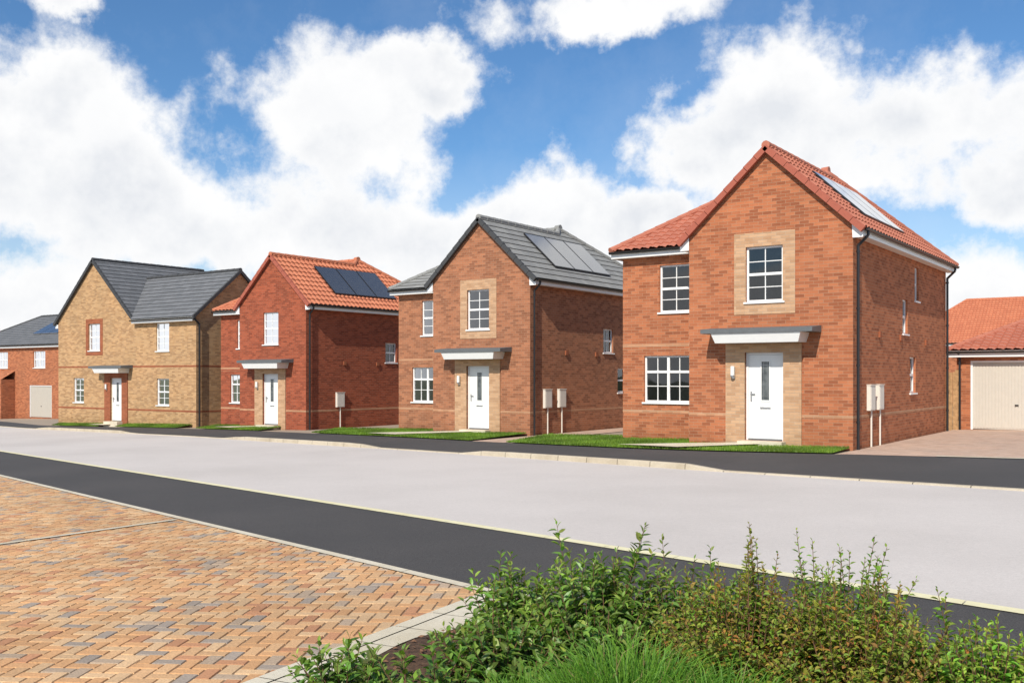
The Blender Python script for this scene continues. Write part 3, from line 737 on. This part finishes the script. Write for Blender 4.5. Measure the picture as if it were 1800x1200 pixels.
s=0.0; o=Vector((EX,EY,0))
while s<7.2:
    a=o+un*(s+.004); b=o+un*(s+.446); w=pn*.13
    def PZ(v,z): return (v.x,v.y,gz(v.x)+RO+z)
    m.face([PZ(a+pn*.004,.024),PZ(b+pn*.004,.024),PZ(b+w,.024),PZ(a+w,.024)])
    m.face([PZ(a+w+pn*.006,.020),PZ(b+w+pn*.006,.020),PZ(b+w+pn*.30,.020),PZ(a+w+pn*.30,.020)])
    s+=.45
m.build('edging_slabs',None,[M_slab])
m=MB(); random.seed(3)
def bedz(x,y): return gz(x)+RO+.012+.03*math.sin(x*3.1+y*2.3)*math.sin(y*4.1-x)
NX,NY=60,40
def bp(i,j):
    x=-4.45+i*8.0/NX; top=nd_(x)-.02; y=-1+(top+1)*j/NY; e=0 if j==NY else 1
    xl=EX+(y-EY)*DX/DY+.40
    if i==0: x=xl
    return (max(x,xl),y,bedz(x,y)+ .0+(.02 if e else 0))
for i in range(NX):
    for j in range(NY): m.face([bp(i,j),bp(i+1,j),bp(i+1,j+1),bp(i,j+1)])
m.build('planting_bed',None,[M_soil],smooth=True)
m=MB();cols=[]
for i in range(5000):
    x=random.uniform(-4.4,1.5); y=random.uniform(2,nd_(x)-.04)
    if x<EX+(y-EY)*DX/DY+.42: continue
    a=random.uniform(0,6.28);L=random.uniform(.01,.03);w=L*.45; z=bedz(x,y)+.03; dx,dy=math.cos(a),math.sin(a)
    t1,t2=random.uniform(-.01,.015),random.uniform(-.01,.015)
    m.face([(x-dx*L,y-dy*L,z+t1),(x-dy*w,y+dx*w,z+.01),(x+dx*L,y+dy*L,z+t2),(x+dy*w,y-dx*w,z+.002)])
    t=random.random(); cols.append((.10+.16*t,.05+.09*t,.03+.05*t))
m.build('bark_mulch',None,[M_bark],uvs=False,cols=cols)

# ---------------------------------------------------------------- shrubs
def leaf(mb,cols,base,d,up,L,W,col,fold=.25,droop=.25):
    d=d.normalized(); s=d.cross(up)
    if s.length<1e-3: s=d.orthogonal()
    s.normalize(); n=s.cross(d).normalized()
    def P(a,y,z): return tuple(base+s*a*W+d*y*L+n*(z*W-droop*L*y*y))
    k=len(mb.v)
    mb.v+=[P(0,0,0),P(0,.35,0),P(0,.7,0),P(0,1,0),P(-.5,.32,fold),P(-.42,.68,fold),P(.5,.32,fold),P(.42,.68,fold)]
    for q in ((0,4,1),(4,5,2,1),(5,3,2),(0,1,6),(1,2,7,6),(2,3,7)):
        mb.f.append(tuple(k+x for x in q)); mb.m.append(0); cols.append(col)
def rnd(a,b): return random.uniform(a,b)
def shrub(name,x,y,rad,h,shoots,L,W,pal,tip,mat,spacing=.022,seed=1,up=.6,start=.25,tall=(),gain=1.0):
    random.seed(seed); E=empty(name,(x,y,gz(x)+RO)); lf=MB();cols=[];tw=MB()
    for sidx in range(shoots):
        a=rnd(0,6.283); rr=math.sqrt(random.random()); 
        el=rnd(.15,1.0)
        lump=1+.16*math.sin(a*3+seed)+.10*math.sin(a*5+seed*2)
        hh=h*(.45+.55*math.sqrt(max(0,1-rr*rr*.8)))*rnd(.7,1.08)*lump
        if sidx<len(tall)*3: hh=h*tall[sidx//3]*rnd(.9,1.05); rr*=.7
        e=Vector((math.cos(a)*rr*rad,math.sin(a)*rr*rad,hh*(el if rr>.55 else rnd(.6,1))))
        b=Vector((math.cos(a)*rr*rad*.25+rnd(-.03,.03),math.sin(a)*rr*rad*.25+rnd(-.03,.03),0))
        c=(b+e)/2+Vector((math.cos(a)*.1*rad,math.sin(a)*.1*rad,-.02*up))+Vector((rnd(-.04,.04),rnd(-.04,.04),rnd(0,.05)))
        Ln=(e-b).length*1.05; n=max(4,int(Ln/spacing))
        pts=[b*(1-t)**2+c*2*t*(1-t)+e*t*t for t in [i/n for i in range(n+1)]]
        st=max(1,n//6)
        ks=list(range(0,n+1,st)); 
        if ks[-1]!=n: ks.append(n)
        for i0,i1 in zip(ks,ks[1:]): tw.tube(pts[i0],pts[i1],.0045*(1-i0/n)+.0013,.0045*(1-i1/n)+.0013,5,0,False)
        g=rnd(0,6.28); bright=rnd(.72,1.2)*gain
        for i in range(int(n*start),n+1):
            t=i/n; p=pts[i]; tan=(pts[min(i+1,n)]-pts[max(i-1,0)]).normalized()
            g+=2.4; o=tan.orthogonal().normalized(); o2=tan.cross(o); rad_=o*math.cos(g)+o2*math.sin(g)
            lift=rnd(.25,.8)+ (1.0 if t>.93 else 0)
            d=(rad_+tan*lift+Vector((0,0,rnd(-.1,.25))))
            sz=(1-.55*max(0,(t-.85)/.15))*rnd(.75,1.15)
            f=min(1,max(0,(t-.6)/.4))*tip[1]*rnd(0,1.3)
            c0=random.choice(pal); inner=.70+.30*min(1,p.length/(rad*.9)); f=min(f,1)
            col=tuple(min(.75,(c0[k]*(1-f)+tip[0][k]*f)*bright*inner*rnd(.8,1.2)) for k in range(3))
            leaf(lf,cols,p+rad_*.003,d,Vector((rnd(-.3,.3),rnd(-.3,.3),1)),L*sz,W*sz,col,rnd(.1,.35),rnd(0,.4))
    tw.build('stems',E,[M_twig],uvs=False); lf.build('leaves',E,[mat],uvs=False,cols=cols)
    return E
LP=[(.105,.195,.03),(.135,.24,.04),(.16,.275,.045),(.11,.205,.04)]
LT=((.32,.45,.07),.8)
SP=[(.23,.33,.04),(.28,.37,.05),(.18,.29,.04),(.32,.38,.055),(.21,.33,.045),(.38,.22,.05)]
ST=((.48,.19,.05),.35)
GP=[(.21,.39,.045),(.27,.45,.06),(.18,.34,.04)]
n='laurel_shrub'; lk=dict(spacing=.022)
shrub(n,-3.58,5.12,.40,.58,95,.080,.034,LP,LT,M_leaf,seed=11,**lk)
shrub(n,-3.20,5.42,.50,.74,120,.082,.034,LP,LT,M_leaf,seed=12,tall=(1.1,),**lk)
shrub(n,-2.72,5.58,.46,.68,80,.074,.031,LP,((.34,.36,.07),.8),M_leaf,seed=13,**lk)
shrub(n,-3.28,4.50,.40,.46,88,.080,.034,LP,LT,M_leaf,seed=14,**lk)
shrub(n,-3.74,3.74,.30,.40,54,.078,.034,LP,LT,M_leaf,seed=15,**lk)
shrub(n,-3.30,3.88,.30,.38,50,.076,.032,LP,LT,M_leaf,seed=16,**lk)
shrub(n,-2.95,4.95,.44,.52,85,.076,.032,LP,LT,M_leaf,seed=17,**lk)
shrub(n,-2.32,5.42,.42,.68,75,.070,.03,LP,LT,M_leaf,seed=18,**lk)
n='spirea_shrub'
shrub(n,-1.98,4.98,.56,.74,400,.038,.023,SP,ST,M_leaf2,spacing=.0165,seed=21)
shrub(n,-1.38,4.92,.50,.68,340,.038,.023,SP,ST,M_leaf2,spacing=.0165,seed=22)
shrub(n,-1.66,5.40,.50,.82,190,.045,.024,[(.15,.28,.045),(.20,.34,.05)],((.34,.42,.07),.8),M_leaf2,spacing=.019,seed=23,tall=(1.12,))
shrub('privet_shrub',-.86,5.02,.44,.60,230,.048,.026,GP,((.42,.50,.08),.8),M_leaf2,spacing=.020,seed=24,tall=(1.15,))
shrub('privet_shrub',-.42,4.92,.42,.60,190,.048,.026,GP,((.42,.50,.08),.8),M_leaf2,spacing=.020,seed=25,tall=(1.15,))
def tuft(x,y,rad,h,nb,seed):
    random.seed(seed); E=empty('ornamental_grass',(x,y,gz(x)+RO)); m=MB();cols=[]
    for i in range(nb):
        a=rnd(0,6.28);r=rad*math.sqrt(random.random()); b=Vector((math.cos(a)*r,math.sin(a)*r,0))
        hh=h*rnd(.4,1.12)*(1-.45*(r/rad)**2); ln=Vector((math.cos(a),math.sin(a),0))*rnd(0,.6)*hh+Vector((rnd(-.16,.16),rnd(-.16,.16),0))
        s=Vector((rnd(-1,1),rnd(-1,1),0)).normalized()*.0030; t=random.random(); c=(.07+.15*t,.20+.22*t,.022+.025*t)
        if random.random()<.05: c=(.34,.30,.12)
        P=[b,b+ln*.25+Vector((0,0,hh*.55)),b+ln*.65+Vector((0,0,hh*.9)),b+ln*1.15+Vector((0,0,hh))]
        wd=[1,1,.7,.05]
        for k in range(3):
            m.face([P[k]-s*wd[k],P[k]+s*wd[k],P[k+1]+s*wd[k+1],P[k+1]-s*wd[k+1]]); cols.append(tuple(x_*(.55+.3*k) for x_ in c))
    m.build('blades',E,[M_blade],uvs=False,cols=cols)
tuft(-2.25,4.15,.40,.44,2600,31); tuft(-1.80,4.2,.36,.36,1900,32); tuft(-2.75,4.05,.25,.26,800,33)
random.seed(5)
for xx in (-42.2,-40.9,-39.6): shrub('low_shrub',xx,28.0,.45,.35,26,.07,.035,[(.08,.13,.03),(.12,.15,.04)],LT,M_leaf2,spacing=.05,seed=int(-xx))

# ---------------------------------------------------------------- camera
cam=bpy.data.cameras.new('camera'); co=bpy.data.objects.new('camera',cam); S.collection.objects.link(co)
co.location=(0,0,1.69); co.rotation_euler=(math.radians(90),0,math.radians(35.3))
cam.lens=34.7; cam.sensor_width=36; cam.shift_y=.0333; cam.clip_end=3000; S.camera=co

# ---------------------------------------------------------------- light
sd=Vector((.20,-1,.90)).normalized(); el=math.asin(sd.z); az=math.atan2(sd.x,sd.y)
sl=bpy.data.lights.new('sun','SUN'); sl.energy=4.8; sl.angle=math.radians(.5); sl.color=(1,.925,.81)
so=bpy.data.objects.new('sun',sl); S.collection.objects.link(so); so.rotation_euler=sd.to_track_quat('Z','Y').to_euler(); so.location=(0,0,40)
W=bpy.data.worlds.new('World'); S.world=W; W.use_nodes=True; nt=W.node_tree
bg=nt.nodes['Background']; bg.inputs[1].default_value=.1
sky=nd(nt,'ShaderNodeTexSky'); sky.sky_type='NISHITA'; sky.sun_disc=False; sky.sun_elevation=el; sky.sun_rotation=az; sky.altitude=50; sky.air_density=1.0; sky.dust_density=.4; sky.ozone_density=2.0
D=nd(nt,'ShaderNodeTexCoord').outputs['Generated']
sx=nd(nt,'ShaderNodeSeparateXYZ',{0:D})
A=math_(nt,'ARCTAN2',sx.outputs[0],sx.outputs[1]); A=math_(nt,'MULTIPLY',A,180/math.pi); A=math_(nt,'ADD',A,35.3)
E_=math_(nt,'MULTIPLY',math_(nt,'ARCSINE',sx.outputs[2]),180/math.pi)
w1=nd(nt,'ShaderNodeTexNoise',{'Vector':D,'Scale':6.0,'Detail':8.0,'Roughness':.6})
wv=nd(nt,'ShaderNodeVectorMath',{0:w1.outputs[1],1:(.5,.5,.5)},operation='SUBTRACT')
wv=nd(nt,'ShaderNodeVectorMath',{0:wv.outputs[0],1:(13,9,0)},operation='MULTIPLY')
P0=nd(nt,'ShaderNodeCombineXYZ',{0:A,1:E_,2:0.0})
P=nd(nt,'ShaderNodeVectorMath',{0:P0.outputs[0],1:wv.outputs[0]},operation='ADD').outputs[0]
blobs=[(-9.2,13.4,6.0,4.9),(-6.2,16.2,3.6,2.3),(-25,12.6,7.6,4.6),(-19.5,9.4,10,4.0),(-24.5,19.0,3.2,1.6),(-12.5,8.2,9,3.6),
(0.8,9.6,5.8,3.0),(-2,7.4,9.5,3),(4.5,20.4,7.5,1.9),(16,14.6,7.0,4.4),(11.6,13.0,4.6,3.1),(22,14.0,6.8,3.9),(17.5,10.6,8,3.2),(7.5,8.4,6.5,2.2),(28.5,9.8,4.4,2.6),
(36,15,8,6),(29,30,8,5.5),(-50,18,14,8),(50,15,13,7),(-5,38,16,7),(44,38,12,7),(-55,45,18,8),(90,25,25,10),(-100,22,25,10),(140,18,25,9),(-150,30,30,10),(-180+5,12,20,6)]  # first two here: off-view clouds added so the solar panels reflect white
acc=None
for (a,e,ra,re) in blobs:
    v=nd(nt,'ShaderNodeVectorMath',{0:P,1:(a,e,0)},operation='SUBTRACT')
    v=nd(nt,'ShaderNodeVectorMath',{0:v.outputs[0],1:(1/ra,1/re,0)},operation='MULTIPLY')
    l=nd(nt,'ShaderNodeVectorMath',{0:v.outputs[0]},operation='LENGTH').outputs['Value']
    q=math_(nt,'SUBTRACT',1.0,l)
    acc=q if acc is None else math_(nt,'SMOOTH_MAX',acc,q,.3)
hz=mr_(nt,E_,10,4.0,-.7,.6)
acc=math_(nt,'SMOOTH_MAX',acc,hz,.3)
acc=math_(nt,'MAXIMUM',acc,-1.0)
f1=noise_(nt,D,9,12,.64)
den=math_(nt,'ADD',acc,math_(nt,'MULTIPLY',math_(nt,'SUBTRACT',f1,.5),2.0))
al=mr_(nt,den,-.16,.36,0,1,True)
veil=mr_(nt,noise_(nt,D,3.0,8,.65),.5,.75,0,.13)
hv=mr_(nt,E_,13,0,.0,.50)
al=math_(nt,'MAXIMUM',al,math_(nt,'ADD',veil,hv,clamp=True))
def nz(off): return noise_(nt,nd(nt,'ShaderNodeVectorMath',{0:D,1:off},operation='ADD').outputs[0],7.5,7,.55)
dd=math_(nt,'SUBTRACT',nz((0,0,0)),nz((.01,-.01,.035)))
sh=mr_(nt,dd,-.13,.09,0,1)
thick=mr_(nt,den,.15,.9,0,1)
soft=mr_(nt,noise_(nt,D,4.2,4,.5),.38,.66,0,.55)
dark=math_(nt,'MULTIPLY',math_(nt,'ADD',math_(nt,'SUBTRACT',1.0,sh),soft,clamp=True),math_(nt,'MULTIPLY',thick,.62))
ccol=mix_(nt,dark,(10.2,10.2,10.2),(6.7,7.1,7.8))
skc=mix_(nt,1.0,sky.outputs[0],(.66,.98,1.24),'MULTIPLY')
fin=mix_(nt,al,skc,ccol)
nt.links.new(fin,bg.inputs[0])
S.view_settings.view_transform='Standard'; S.view_settings.look='None'; S.view_settings.exposure=0
print('objects',len(bpy.data.objects))
